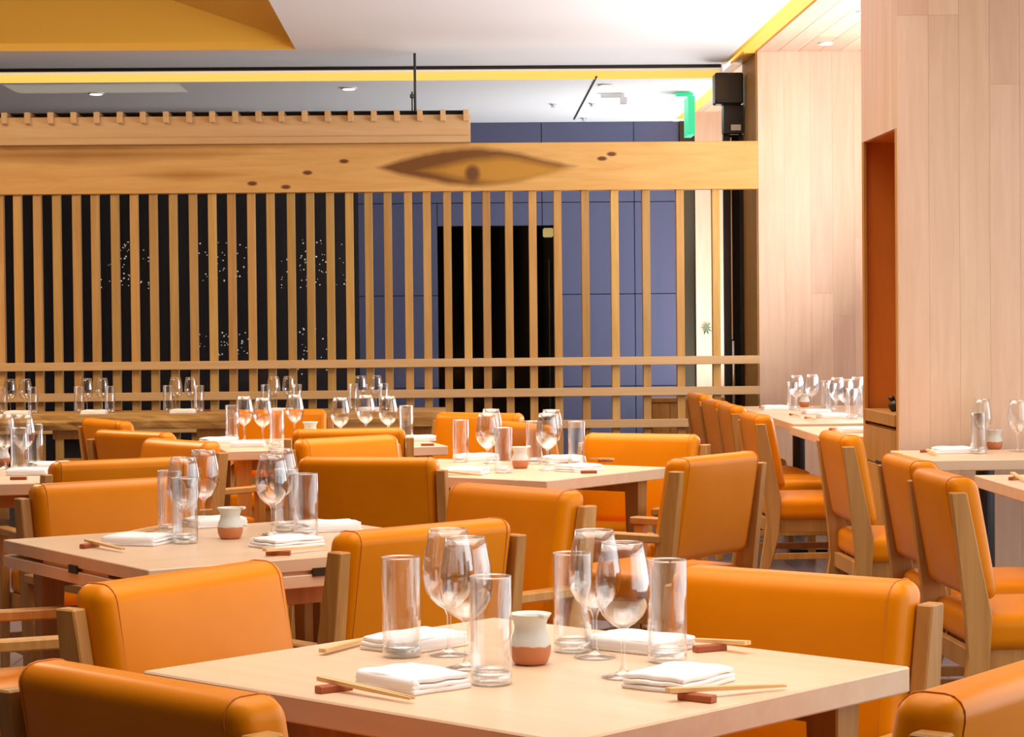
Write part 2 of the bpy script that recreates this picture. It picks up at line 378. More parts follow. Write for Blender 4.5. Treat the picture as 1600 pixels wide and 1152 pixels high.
# column B with the niche
BX = 1.93; BY0 = 9.30; BY1 = 10.12
cb = bpy.data.objects.new('wall_column', None); COL.objects.link(cb); cb['kind'] = 'structure'; cb['label'] = 'wood clad column with a service niche facing the aisle'
staves(cb, 'x', BX, RX, 0, 3.127, .13, lambda a, b, z, t: (a, b, BY0, BY0 + .03, z, t), lmin=1.3, lmax=3.4)
staves(cb, 'y', BY0 + .03, BY1, 2.115, 3.127, .11, lambda a, b, z, t: (BX, BX + .02, a, b, z, t), 'wall_wood')
bm = bmesh.new(); box(bm, BX, BX + .6, BY1 - .012, BY1, 0, 2.115); obj('far_jamb', bm, 'niche_wood', cb)
bm = bmesh.new(); box(bm, BX, BX + .012, BY1 - .05, BY1 - .012, 0, 2.115); obj('edge_strip', bm, 'chair_wood', cb)
bm = bmesh.new(); box(bm, BX, BX + .03, BY0 + .03, BY0 + .075, 0, 2.115); obj('edge_strip', bm, 'chair_wood', cb)
obj('back_panel', B(BX + .6, BX + .62, BY0 + .03, BY1, 0, 3.127), 'niche_wood', cb)
obj('lintel', B(BX + .02, BX + .6, BY0 + .03, BY1 - .012, 2.115, 2.14), 'niche_wood', cb)
obj('inner_side', B(BX + .03, BX + .6, BY0 + .03, BY0 + .05, .9, 2.115), 'niche_wood', cb)
t = thing('service_cabinet', 'tall wooden service cabinet built into the niche of the column', 'cabinet', (BX + .3, 9.72, 0))
ya, yb = BY0 + .077 - 9.72, BY1 - .052 - 9.72
part('worktop', B(-.31, .28, ya, yb, .84, .893, bev=.002), 'chair_wood', t)
part('body', B(-.28, .28, ya, yb, 0, .825), 'niche_wood', t)
dw = part('drawer', B(-.302, -.282, ya + .004, yb - .004, .66, .822, bev=.002), 'chair_wood', t)
part('finger_pull', B(-.3035, -.3015, -.06, .1, .657, .672), 'blackmatte', dw)
ym = (ya + yb) / 2
for k in range(2):
    d_ = part('door', B(-.302, -.282, (ya + .004, ym + .002)[k], (ym - .002, yb - .004)[k], .02, .655, bev=.002), 'chair_wood', t)
# small dark ornament on the niche shelf
t = thing('ornament', 'small dark rounded ornament standing on the niche shelf', 'ornament', (1.992, 9.70, .893))
bm = bmesh.new(); lathe(bm, [(0, 0), (.022, 0), (.035, .02), (.04, .05), (.028, .08), (0, .09)], 14); part('body', bm, 'bronze', t, True)
t.scale = (.75, .75, .6)
bm = bmesh.new(); lathe(bm, [(0, .075), (.017, .085), (.02, .1), (.012, .115), (0, .118)], 12, (-.02, 0)); part('head', bm, 'bronze', t, True)
# far slate wall with doorway
wf = bpy.data.objects.new('wall_far', None); COL.objects.link(wf); wf['kind'] = 'structure'; wf['label'] = 'slate blue panelled wall beyond the glass'
dx0, dx1, dz = aty(684, 450, FY).x, aty(868, 450, FY).x, aty(780, 353, FY).z
pxs = [aty(p, 450, FY).x for p in (560, 704, 848, 992, 1063)]
zs = [0, aty(900, 604, FY).z, aty(900, 460, FY).z, aty(900, 316, FY).z, 3.05]
G = .003
for a, b in zip(pxs, pxs[1:]):
    for z0, z1 in zip(zs, zs[1:]):
        rects = [(a, b, z0, z1)]
        if b > dx0 and a < dx1 and z0 < dz:
            rects = []
            if a < dx0: rects.append((a, dx0, z0, z1))
            if b > dx1: rects.append((dx1, b, z0, z1))
            if z1 > dz: rects.append((max(a, dx0), min(b, dx1), max(z0, dz), z1))
        for r in rects: obj('panel', B(r[0] + G, r[1] - G, FY, FY + .03, r[2] + G, r[3] - G, bev=.002), 'panel', wf)
bm = bmesh.new(); box(bm, LX, dx0, FY + .03, FY + .1, 0, 3.05); box(bm, dx1, 2.5, FY + .03, FY + .1, 0, 3.05); box(bm, dx0, dx1, FY + .03, FY + .1, dz, 3.05)
box(bm, LX, pxs[0], FY - .02, FY + .03, 0, 3.05); obj('core', bm, 'darkshade', wf)  # near black left of the panels paints the wall's fall into shade
bm = bmesh.new(); box(bm, dx0 - .05, dx0, FY + .1, 22.4, 0, 3); box(bm, dx1, dx1 + .05, FY + .1, 22.4, 0, 3); box(bm, dx0, dx1, 22.3, 22.4, 0, 3); box(bm, dx0, dx1, FY + .1, 22.4, dz + .1, dz + .2)
struct('wall_corridor', bm, 'blackmatte')
struct('trim_5', B(dx1 - .055, dx1 - .045, FY + .12, FY + .13, .02, dz - .3), 'bronze')
# wood wall panel and dark reveal at the right end of the far wall
a, b, c = aty(1063, 400, FY).x, aty(1086, 400, FY).x, 2.75
struct('trim_6', B(a, b, FY - .02, FY + .05, 0, 3.05), 'bronze')
wp = bpy.data.objects.new('wall_entrance', None); COL.objects.link(wp); wp['kind'] = 'structure'; wp['label'] = 'pale knotty wood panel wall beside the entrance'
staves(wp, 'x', b, c, 0, 3.127, .2, lambda a, b, z, t: (a, b, FY - .05, FY + .03, z, t), 'wall_wood', 3, 4)
# ceiling fixtures beyond the glass
for k, (px, py) in enumerate(((150, 145), (545, 137), (947, 132))):
    p = atz(px, py, 3.05); t = thing('downlight', ('small round downlight in the entrance ceiling, ' + ('leftmost', 'middle', 'rightmost')[k]), 'light', p)
    bm = bmesh.new(); cyl(bm, 0, 0, -.012, 0, .06, 16); part('trim_ring', bm, 'trimwhite', t)
    bm = bmesh.new(); cyl(bm, 0, 0, -.016, -.012, .045, 16); part('lens', bm, 'spot', t)
p0 = atz(932, 120, 3.05); p1 = atz(897, 186, 3.05)
t = thing('ceiling_track', 'thin dark track line running away on the entrance ceiling', 'track', (p0 + p1) / 2)
bm = bmesh.new(); tube(bm, [p0 - t.location, p1 - t.location], .008); part('rail', bm, 'bronze', t)
p = atz(963, 146, 3.05); t = thing('ceiling_bracket', 'small grey bracket shaped fixture under the entrance ceiling', 'fixture', p)
part('arm', B(-.12, .06, -.02, .02, -.03, -.006), 'steel', t); part('head', B(.03, .08, -.03, .03, -.08, -.03), 'steel', t)
for k, (px, py) in enumerate(((864, 162), (912, 184), (925, 161))):
    p = atz(px, py, 3.05); bm = bmesh.new(); lathe(bm, [(0, -.03), (.02, -.03), (.012, -.012), (.03, -.006), (.03, 0), (0, 0)], 12)
    o = obj('sprinkler_head', bm, 'steel', loc=p); tag(o, ('small grey sprinkler head, left one of three', 'small grey sprinkler head farthest away near the blue wall', 'small grey sprinkler head close to the track line')[k], 'sprinkler', 'sprinklers in the entrance ceiling')
for k, (X, Y) in enumerate(((2.75, 14.0), (2.75, 12.6))):
    p = atz((1290, 1350)[k], (67, 18)[k], 3.127); t = thing('downlight', 'small round downlight in the wooden soffit, ' + ('farther from the camera', 'nearer the camera')[k], 'light', p)
    bm = bmesh.new(); cyl(bm, 0, 0, -.008, 0, .05, 16); part('trim_ring', bm, 'trimwhite', t)
    bm = bmesh.new(); cyl(bm, 0, 0, -.012, -.008, .038, 16); part('lens', bm, 'spot', t)
# exit sign, seen edge on
p = aty(1076, 128, 17.0); t = thing('exit_sign', 'edge lit green exit sign panel hanging under the entrance ceiling', 'sign', (p.x, 17.0, 3.05))
part('mount_glow', B(-.10, .03, -.05, .05, -.02, 0), 'exit', t); part('lit_panel', B(-.022, .03, -.15, .15, -.33, -.035), 'exit', t)  # mount emits green too, painting the streak of glow above the panel
# glass wall
xs = [LX] + [aty(p, 150, GY).x for p in (483, 1146)]
gw = thing('glass_partition', 'clear frameless glass wall behind the slatted screen', 'glass wall', (0, GY, 0))
for k, (a, b) in enumerate(zip([xs[0], -3.4, xs[1]], [-3.4, xs[1], xs[2]])):
    part('pane', B(a + .003, b - .003, -.006, .006, .01, CZ - .03), 'pane', gw)
# black door frame with closer and pull handle
a, b = aty(1131, 400, GY).x, 2.14
t = thing('entrance_door', 'black framed entrance door with steel pull handle beside the wood wall', 'door', ((a + b) / 2, GY, 0)); hw = (b - a) / 2
part('stile', B(-hw, -hw + .045, -.03, .03, 0, 2.62), 'black', t); part('stile', B(hw - .03, hw, -.03, .03, 0, 2.62), 'black', t)
part('door_leaf', B(-hw + .045, hw - .03, -.005, .02, .01, 2.62), 'blackmatte', t)
bm = bmesh.new(); hx = aty(1146, 575, GY - .06).x - (a + b) / 2; tube(bm, [(hx, -.07, .55), (hx, -.07, 1.15)], .011, 10); h = part('pull_handle', bm, 'steel', t, True)
bm = bmesh.new(); tube(bm, [(hx, -.07, .62), (hx, -.03, .62)], .007); tube(bm, [(hx, -.07, 1.05), (hx, -.03, 1.05)], .007); part('standoff', bm, 'steel', h)
part('glass_edge', B(hx - .004, hx + .004, -.012, -.006, 1.16, 2.6), 'steel', t)
t = thing('door_closer', 'black box shaped door closer under the cove corner', 'door closer', (2.02, GY - .12, 2.62))
part('housing', B(-.10, .10, -.10, .06, .20, .42, bev=.01), 'black', t); part('cover_plate', B(-.098, -.01, -.105, -.10, .23, .38), 'bronze', t)
part('bracket', B(-.03, .11, -.02, .10, 0, .20), 'black', t); part('label_plate', B(.02, .09, -.025, -.02, .02, .06), 'trimwhite', t)
# ------------------------------------------------------------------ slatted screen
SY = 14.95
scr = thing('slatted_screen', 'pale wooden slatted screen with knotty top beam across the room', 'screen', (0, SY, 0))
bt, bb = aty(800, 223, SY - .05).z, aty(800, 298, SY - .05).z
xe = aty(1188, 260, SY - .05).x
zc = (bt + bb) / 2
bm = bmesh.new(); box(bm, LX + .02, min(xe, 2.135), -.05, .06, bb - zc, bt - zc, bev=.003); bo = part('top_beam', bm, 'beam', scr); bo.location.z = zc
sl = [-27, 1, 29, 60, 90, 121, 150, 181, 211, 241, 272, 303, 333, 363, 394, 424, 456, 486, 517, 547, 577, 607, 639, 668, 700, 731, 761, 796, 833, 872, 915, 961, 1010, 1063, 1119]
slx = [-5.9 + .133 * k for k in range(21)]
bm = B(-.0265, .0265, -.02, .045, 0, bb, bev=.002); sm = me('slat', bm, 'slat_wood')
for x in [v for v in slx if v < aty(-40, 450, SY).x] + [aty(p, 450, SY).x for p in sl]:
    o = obj('slat', sm, None, scr); o.location.x = x
for py, x1p in ((566, 1185), (614, 1185), (664, 1087)):
    z = aty(800, py, SY - .05).z; part('rail', B(LX + .02, min(aty(x1p, py, SY).x, 2.135), -.07, -.021, z - .028, z + .028, bev=.003), 'rail_wood', scr)
# upper fascia with rafter ends
t = thing('rafter_canopy', 'wooden canopy beam with a row of rafter ends lying on the screen', 'canopy', (0, SY, bt))
ft, xr = aty(735, 179, SY - .1).z - bt, aty(735, 200, SY - .1).x
part('fascia', B(LX + .02, xr, -.11, -.03, .001, ft, bev=.003), 'beam_plain' if 'beam_plain' in MT else 'rail_wood', t)
part('ledger', B(LX + .02, xr, -.125, -.11, .001, .045, bev=.002), 'rail_wood', t)
rm = me('rafter', B(-.018, .018, -.155, .5, -.045, .03, bev=.002), 'rail_wood')
part('cover_strip', B(LX + .02, xr - .03, .02, .48, ft + .031, ft + .04), 'blackmatte', t)
k = 0
while True:
    p = aty(728 - 36.1 * k, 178 + k * .55, SY - .15)
    if p.x < LX + .1: break
    o = obj('rafter', rm, None, t); o.location = (p.x, 0, ft); k += 1
# suspension rod
p = aty(648, 100, SY - .03)
t = thing('suspension_rod', 'thin black suspension rod from ceiling to the canopy beam', 'rod', (p.x, SY - .03, bt + ft + .031))
bm = bmesh.new(); tube(bm, [(0, 0, 0), (0, 0, CZ - (bt + ft + .031))], .009, 8); part('rod', bm, 'black', t)
bm = bmesh.new(); tube(bm, [(-.02, -.02, 0), (-.02, -.02, .13)], .006, 6); lathe(bm, [(0, .08), (.015, .09), (.015, .11), (0, .12)], 8, (-.02, -.02)); part('hook', bm, 'black', t)
# clusters of small beads in the dark room; emission paints their glints
bcl = (((158, 232, 375, 455, 60),), ((308, 388, 378, 440, 60), (312, 388, 520, 556, 40)), ((440, 545, 375, 452, 75), (445, 512, 510, 585, 35)))
for k, cl in enumerate(bcl):
    bm = bmesh.new(); xs_ = []
    for (x0, x1, y0, y1, cnt) in cl:
        for j in range(cnt):
            px = min(max(random.gauss((x0 + x1) / 2, (x1 - x0) / 3.4), x0), x1); py = random.uniform(y0, y1)
            p = aty(px, py, 18.2 + random.uniform(-.15, .15)); s = random.uniform(.003, .008); xs_.append(p.x)
            bmesh.ops.create_icosphere(bm, subdivisions=1, radius=s, matrix=Matrix.Translation(p))
            nf = len(bm.faces); tube(bm, [p, Vector((p.x, p.y, 2.52))], .0006, 3); bm.faces.ensure_lookup_table()
            for f in bm.faces[nf:]: f.material_index = 1
    a, b = min(xs_) - .02, max(xs_) + .02
    box(bm, a, b, 18.03, 18.37, 2.52, 2.54, mi=1)
    for x in (a + .02, b - .02): nf = len(bm.faces); tube(bm, [(x, 18.2, 2.54), (x, 18.2, 3.05)], .0025, 4)
    bm.faces.ensure_lookup_table()
    for f in bm.faces[-12:]: f.material_index = 1
    o = obj('bead_glints', bm, ['bead', 'blackmatte']); tag(o, ('hanging cluster of tiny glints at the left of the dark room', 'hanging cluster of tiny glints in the middle of the dark room', 'hanging cluster of tiny glints nearest the blue wall')[k], 'bead light', 'glints in the dark room', 'stuff')
p = aty(848, 362, FY + .3); t = thing('wall_lamp', 'dim yellowish lamp inside the dark doorway', 'lamp', (dx1 - .002, p.y, p.z))
part('shade', B(-.09, 0, -.05, .05, -.05, .03, bev=.01), 'dimlamp', t); part('bracket', B(-.03, 0, -.02, .02, .03, .09), 'bronze', t)
# host stand behind the screen
x0, x1 = aty(1016, 650, 15.35).x, aty(1126, 650, 15.35).x; zt = aty(1070, 622, 15.2).z
t = thing('host_stand', 'low golden wood cabinet standing behind the screen at the entrance', 'cabinet', ((x0 + x1) / 2, 15.35, 0)); hw = (x1 - x0) / 2
part('top', B(-hw - .01, hw + .01, -.17, .17, zt - .03, zt, bev=.003), 'chair_wood', t)
for k in range(4): part('board', B(-hw + 2 * hw * k / 4 + .001, -hw + 2 * hw * (k + 1) / 4 - .001, -.155, -.135, 0, zt - .031, bev=.002), 'chair_wood', t)
part('body', B(-hw, hw, -.134, .155, 0, zt - .031), 'chair_wood', t)
# small green sprig on the entrance wood wall
p = aty(1103, 513, FY - .06); bm = bmesh.new()
for k in range(9):
    an = k * 2 * PI / 9 + .2; d = Vector((math.cos(an), 0, math.sin(an))) * random.uniform(.04, .07); n = Vector((-d.z, 0, d.x)) * .12
    vs = [bm.verts.new(v) for v in (Vector((0, 0, 0)), d * .5 + n + Vector((0, -.012, 0)), d + Vector((0, -.02, 0)), d * .5 - n + Vector((0, -.006, 0)))]; bm.faces.new(vs)
o = obj('leaf_sprig', bm, 'leaf', loc=p); tag(o, 'small green star shaped sprig on the entrance wood wall', 'plant')
# ------------------------------------------------------------------ chairs
def lean(z, zc, a=.16): return -(z - zc) * a
def post_prof():   # y,z profile: rear leg, kink at the seat, leaning back post
    return [(-.285, 0), (-.25, 0), (-.17, .30), (-.16, .46), (-.232, .815), (-.278, .815), (-.235, .46), (-.225, .34)]
def build_chair(arms):
    root = thing('armchair' if arms else 'dining_chair', '', 'chair')
    hw = .262 if arms else .24
    pw = 2 * hw - .036
    for s in (-1, 1):
        bm = bmesh.new(); prism_x(bm, post_prof(), s * hw - .016, s * hw + .016, .003); part('back_post', bm, 'chair_wood', root)
    # back panel
    zc, hz = .675, .33
    def fn(p):
        u, v = p.x / (pw / 2), p.z / (hz / 2)
        b = (1 - u * u) * (1 - v * v)
        y = p.y + (.010 * b if p.y > 0 else -.004 * b) - p.z * .175
        return (p.x, y, p.z)
    bm = bmesh.new(); rbox(bm, pw, .092, hz + .02, .032, (0, -.205, zc + .005), fn); bp = part('backrest', bm, 'leather', root, True)
    bm = bmesh.new()
    for s in (-1, 1):
        bm = bmesh.new(); pts = []; x = s * (pw / 2 - .028)
        hy, hzz, rr = .0465, (hz + .02) / 2 + .0005, .032
        for cy, cz, a0 in ((hy - rr, hzz - rr, 0), (-hy + rr, hzz - rr, 90), (-hy + rr, -hzz + rr, 180), (hy - rr, -hzz + rr, 270)):
            for k in range(5):
                an = math.radians(a0 + k * 22.5); yy = cy + rr * math.cos(an); z = cz + rr * math.sin(an)
                pts.append((x, yy - z * .175 - .205, zc + .005 + z))
        tube(bm, pts, .0013, 5, True); part('piping', bm, 'piping', bp, True)
    # seat
    sw, sd = 2 * hw - .04, .46
    def fs(p):
        u, v = p.x / (sw / 2), p.y / (sd / 2)
        return (p.x, p.y, p.z + (.012 * (1 - u * u) * (1 - v * v) if p.z > 0 else 0))
    bm = bmesh.new(); rbox(bm, sw + (.0 if arms else .05), sd, .105, .035, (0, .03, .412), fs); st = part('seat', bm, 'leather', root, True)
    for s in (-1, 1):
        part('seat_rail', B(s * (hw - .028) - .011, s * (hw - .028) + .011, -.165, .235, .30, .368, bev=.002), 'chair_wood', root)
    part('front_rail', B(-hw + .02, hw - .02, .225, .247, .30, .368, bev=.002), 'chair_wood', root)
    for s in (-1, 1):
        bm = bmesh.new(); top = .575 if arms else .30; x = s * hw
        v = box(bm, x - .017, x + .017, .222, .262, 0, top)
        for q in v[:4]: q.co.x = x + (q.co.x - x) * .75; q.co.y = .248 + (q.co.y - .242) * .7
        bmesh.ops.bevel(bm, geom=list(bm.edges), offset=.002, segments=1, affect='EDGES'); part('front_leg', bm, 'chair_wood', root)
        part('side_stretcher', B(x - .009, x + .009, -.21, .235, .175, .205, bev=.002), 'chair_wood', root)
        if arms: part('armrest', B(x - .024, x + .024, -.20, .275, .576, .603, bev=.004), 'chair_wood', root)
    part('front_stretcher', B(-hw + .017, hw - .017, .235, .252, .20, .225, bev=.002), 'chair_wood', root)
    part('back_rail', B(-hw + .016, hw - .016, -.215, -.19, .30, .36, bev=.002), 'chair_wood', root)
    return root
PROTO = {}
def chair(px, py, face, arms, label, group):
    """px,py: middle of the top of the backrest in the photo; face: heading in degrees"""
    p = atz(px, py, .852); a = math.radians(face - 90)
    off = Matrix.Rotation(a, 3, 'Z') @ Vector((0, -.236, 0))
    if arms not in PROTO: PROTO[arms] = build_chair(arms); r = PROTO[arms]
    else: r = copy_tree(PROTO[arms])
    r.location = (p.x - off.x, p.y - off.y, 0); r.rotation_euler = (0, 0, a); r['label'] = label; r['group'] = group
    return r
GA, GB = 'orange leather armchairs at the middle tables', 'orange leather side chairs along the window tables'
chair(284, 896, -37, 1, 'armchair left of the nearest table, front of its bright orange backrest showing', GA)
chair(664, 822, 131, 1, 'armchair behind the glasses of the nearest table, turned toward the hinged table', GA)
chair(222, 1062, 45, 1, 'nearest armchair at the bottom left corner, seen from behind', GA)
chair(1578, 1050, 141, 1, 'armchair at the bottom right corner, cut by the frame, pale sheen on its back', GA)
chair(1240, 897, 231, 1, 'armchair behind the right corner of the nearest table, facing the camera', GA)
p = (-1.09, 5.24)
c = copy_tree(PROTO[1]); a = math.radians(20 - 90); c.location = (-.975, 5.30, 0); c.rotation_euler = (0, 0, a); c['label'] = 'armchair cut by the left frame edge beside the hinged table, only post and arms visible'; c['group'] = GA
chair(168, 752, -55, 1, 'armchair beyond the left corner of the hinged table, its wide front facing the camera', GA)
chair(806, 762, 221, 1, 'armchair right of the hinged table with glowing orange front, before the middle right table', GA)
chair(575, 716, 76, 1, 'armchair with a brown shaded back, left of the middle right table', GA)
chair(1116, 712, 141, 1, 'armchair with a pale shining back, right of the middle right table', GA)
chair(1003, 679, 243, 1, 'armchair behind the right end of the middle right table, facing the camera', GA)
chair(540, 684, -50, 1, 'small light topped armchair just behind the brown backed one', GA)
chair(545, 671, 93, 1, 'armchair at the near side of the far middle table, seen from behind', GA)
chair(284, 689, 218, 1, 'armchair left of the far middle table with its side post on the right', GA)
chair(187, 719, 118, 1, 'armchair with only its top roll seen, behind the wide one at the hinged table', GA)
chair(166, 657, 30, 1, 'armchair with a slanting left post below the communal table', GA)
chair(209, 675, 46, 1, 'armchair with a low dark back, right of the slanting post one', GA)
chair(750, 646, 238, 1, 'armchair in the distance between the wine glasses of the middle right table', GA)
chair(818, 662, 22, 1, 'armchair mostly hidden by the jar and glasses, in front of the screen', GA)
chair(438, 641, 270, 1, 'armchair at the far side of the far middle table, orange behind its glasses', GA)
for px, py, f, lb in ((1092, 616, 3, 'farthest side chair of the window row, next to the slatted screen'), (1117, 626, 4, 'second farthest side chair of the window row'), (1142, 633, 2, 'third farthest side chair of the window row'),
        (1180, 647, 2, 'side chair of the window row in front of the three farthest, whole seat visible'), (1312, 678, 2, 'side chair standing alone beside the column, at the table before it'),
        (1418, 716, 2, 'side chair half hidden behind the nearest one of the window row'), (1472, 740, 2, 'nearest side chair of the window row, its curved rear leg in full view')):
    chair(px, py, f, 0, lb, GB)
# ------------------------------------------------------------------ tables
def table(name, label, corners=None, center=None, size=None, rot=0, kind='leg', fold=False):
    t = thing(name, label, 'table', (center[0], center[1], 0), rot)
    L, W = size[0] / 2, size[1] / 2
    if fold:
        part('tabletop', B(-L, L, -W, W, .718, .75, bev=.002), 'table_wood', t)
        part('folding_leaf', B(-L, L, -W, W, .678, .709, bev=.002), 'table_wood', t)
        bm = bmesh.new()
        box(bm, -L + .25, L - .25, -W + .01, W - .01, .709, .718); box(bm, -L + .01, L - .01, -W + .25, W - .25, .709, .718); part('leaf_spacer', bm, 'table_wood', t)
        for x, y, sx, sy in ((-L - .001, -.02, .004, .025), (-.02, -W - .001, .028, .004)):
            h = part('hinge', B(x - sx, x + sx, y - sy, y + sy, .704, .724), 'bronze', t)
        zt = .678
    else:
        part('tabletop', B(-L, L, -W, W, .708, .75, bev=.003), 'table_wood', t); zt = .708
    if kind == 'leg':
        for sx in (-1, 1):
            for sy in (-1, 1):
                bm = bmesh.new(); x, y = sx * (L - .09), sy * (W - .09); v = box(bm, x - .032, x + .032, y - .032, y + .032, 0, zt)
                for q in v[:4]: q.co.x = x + (q.co.x - x) * .65; q.co.y = y + (q.co.y - y) * .65
                bmesh.ops.bevel(bm, geom=list(bm.edges), offset=.003, segments=1, affect='EDGES'); part('leg', bm, 'chair_wood', t)
        for s in (-1, 1):
            part('apron', B(-L + .12, L - .12, s * (W - .09) - .01, s * (W - .09) + .01, zt - .05, zt, bev=.002), 'chair_wood', t)
    else:
        for y in kind:
            px = -L + .32
            bm = bmesh.new(); cyl(bm, px, y, .02, zt - .012, .038, 20); part('pedestal', bm, 'black', t, False)
            part('top_plate', B(px - .12, px + .12, y - .12, y + .12, zt - .012, zt), 'black', t)
            bm = bmesh.new(); box(bm, px - .26, px + .26, y - .03, y + .03, .008, .028); box(bm, px - .03, px + .03, y - .26, y + .26, .0085, .0285)
            for a, b in ((-.24, 0), (.24, 0), (0, -.24), (0, .24)): cyl(bm, px + a, y + b, 0, .01, .02, 10)
            part('cross_base', bm, 'black', t)
    return t
table('dining_table', 'nearest square maple table with four place settings, in the foreground', center=(.1245, 3.563), size=(.93, .83), rot=-PI / 4)
table('dining_table', 'maple table with a folded hinged leaf, left of the foreground table', center=(-.525, 5.705), size=(.95, .905), rot=math.radians(32.3), fold=True)
table('dining_table', 'middle right maple table with a jar and four wine glasses', center=(.166, 8.365), size=(1.1, .8), rot=math.radians(-38))
table('dining_table', 'maple table cut by the left frame edge', center=(-1.89, 8.28), size=(.9, .9), rot=math.radians(10))
table('dining_table', 'far middle maple table between low armchairs, in front of the communal table', center=(-.58, 10.285), size=(1.0, .95), rot=math.radians(12.5))
table('window_table', 'farthest window table beside the end wall', center=(2.33, 13.41), size=(.98, 1.10), kind=(0,))
table('window_table', 'second window table, its near end squared in front of the farthest one', center=(2.33, 12.235), size=(.98, 1.23), kind=(-.1,))
table('window_table', 'window table just beyond the wood column', center=(2.27, 10.82), size=(.98, 1.0), kind=(0,))
table('window_table', 'window table against the front of the wood column', center=(2.36, 8.88), size=(.98, .66), kind=(0,))
table('window_table', 'window table at the right frame edge, nearest of its row', center=(2.36, 7.25), size=(.98, .98), kind=(.2,))
# communal live edge table
x1 = aty(697, 650, 13.65).x
t = thing('communal_table', 'long live edge timber table in front of the slatted screen', 'table', (-2.6, 14.02, 0))
L = (x1 + 5.2) / 2; t.location.x = x1 - L
bm = bmesh.new(); n = 60
top = []; 
for s in (-1, 1):
    row = []
    for i in range(n + 1):
        x = -L + 2 * L * i / n; y = s * .36 + (random.uniform(-.006, .006)); row.append([bm.verts.new((x, y, .75)), bm.verts.new((x, y + s * random.uniform(0, .012), .71)), bm.verts.new((x, y - s * random.uniform(.0, .02), .66))])
    top.append(row)
for i in range(n):
    a, b = top[0][i], top[0][i + 1]; c, d = top[1][i], top[1][i + 1]
    for k in (0, 1): bm.faces.new((a[k], b[k], b[k + 1], a[k + 1])); bm.faces.new((c[k], c[k + 1], d[k + 1], d[k]))
    bm.faces.new((a[0], c[0], d[0], b[0])); bm.faces.new((a[2], b[2], d[2], c[2]))
for i in (0, n):
    a, c = top[0][i], top[1][i]; bm.faces.new((a[0], a[1], a[2], c[2], c[1], c[0]))
part('tabletop', bm, 'live_wood', t)
for px in (110, 335, 655):
    x = aty(px, 660, 13.75).x - t.location.x
    bl = part('support_block', B(x - .11, x + .11, -.28, .28, .60, .66, bev=.004), 'chair_wood', t)
    part('leg', B(x - .05, x + .05, -.22, -.12, 0, .60, bev=.004), 'blackmatte', t); part('leg', B(x - .05, x + .05, .12, .22, 0, .60, bev=.004), 'blackmatte', t)
    part('foot_rail', B(x - .1, x + .1, -.25, -.22, .43, .48, bev=.003), 'chair_wood', t)
# ------------------------------------------------------------------ tableware
def glass_mesh_wine():
    bm = bmesh.new()
    out = [(0, 0), (.034, 0), (.0365, .0012), (.034, .003), (.018, .006), (.006, .011), (.0038, .02), (.0034, .045), (.0040, .068), (.0075, .078), (.020, .086), (.032, .098), (.0405, .114), (.0440, .132), (.0438, .147), (.0410, .170), (.0365, .194), (.0325, .214)]
    inn = [(.0317, .214), (.0357, .194), (.0402, .170), (.0430, .147), (.0432, .132), (.0397, .115), (.0310, .0995), (.018, .089), (.006, .084), (0, .083)]
    lathe(bm, out + inn, 28); return me('wine_glass', bm, 'glass', True)
def hb_mesh():
    bm = bmesh.new(); lathe(bm, [(.0, .0205), (.028, .0205), (.0306, .026), (.0314, .165), (.0320, .168), (.0328, .167), (.0328, .004), (.0312, 0), (0, 0)], 28); return me('highball_glass', bm, 'glass', True)
def hb_base_mesh():
    bm = bmesh.new(); lathe(bm, [(0, .0006), (.0302, .0006), (.0321, .004), (.0321, .018), (.029, .020), (0, .020)], 28); return me('glass_base', bm, 'thick_glass', True)
def hb_rim_mesh(r=.0323, z=.168, m='rimglass'):
    bm = bmesh.new(); tube(bm, [(r * math.cos(2 * PI * k / 28), r * math.sin(2 * PI * k / 28), z) for k in range(28)], .0009, 5, True); return me('rim', bm, 'thick_glass', True)
WM, HM, HB = glass_mesh_wine(), hb_mesh(), hb_base_mesh(); HR = hb_rim_mesh(); WR = hb_rim_mesh(.0322, .2135)
def napkin_mesh(seed):
    rnd = random.Random(seed); bm = bmesh.new()
    lx, ly = .155, .115; hs = [.0, .0078, .0150]
    for k in range(3):
        th = (.0074, .0068, .0080)[k]; ins = .001 * k
        def fn(p, k=k):
            u, v = p.x / (lx / 2), p.y / (ly / 2)
            s = .0045 * (1 - abs(v) ** 3) * (1 - abs(u) ** 4) * (k + 1) / 3
            w = .0010 * math.sin(u * 5 + seed + k) + .0008 * math.sin(v * 7 + seed * 2)
            dz = s + (w if k else abs(w) * .5)
            if k == 0 and p.z < 0: dz = 0
            return (p.x + .0015 * math.sin(v * 4 + seed + k), p.y + .001 * math.sin(u * 4 + seed), p.z + dz)
        rbox(bm, lx - ins * 4 * rnd.random(), ly - ins * 3, th, .0033, (rnd.uniform(-.001, .001), rnd.uniform(-.001, .001), hs[k] + th / 2), fn, nf=8, nr=2)
    # rolled fold closing the three layers on the long left side
    pts = [(-lx / 2 + .012, 0), (lx / 2 - .012, 0)]
    def ff(p): return (p.x, p.y, p.z)
    rbox(bm, lx - .004, .018, .0235, .0085, (0, -ly / 2 + .0085, .0120), ff, nf=6, nr=3)
    return me('napkin', bm, 'napkin', True)
NM = [napkin_mesh(s) for s in range(4)]
def jar_mesh():
    bm = bmesh.new(); lathe(bm, [(0, 0), (.022, 0), (.028, .004), (.0325, .016), (.0335, .028), (.031, .042), (.0262, .054), (.0255, .062), (.0285, .073), (.0335, .080), (.0345, .082), (.032, .0825), (.027, .075), (.0225, .062), (.024, .05), (.03, .03), (.026, .01), (0, .008)], 32)
    return me('jar', bm, 'ceramic', True)
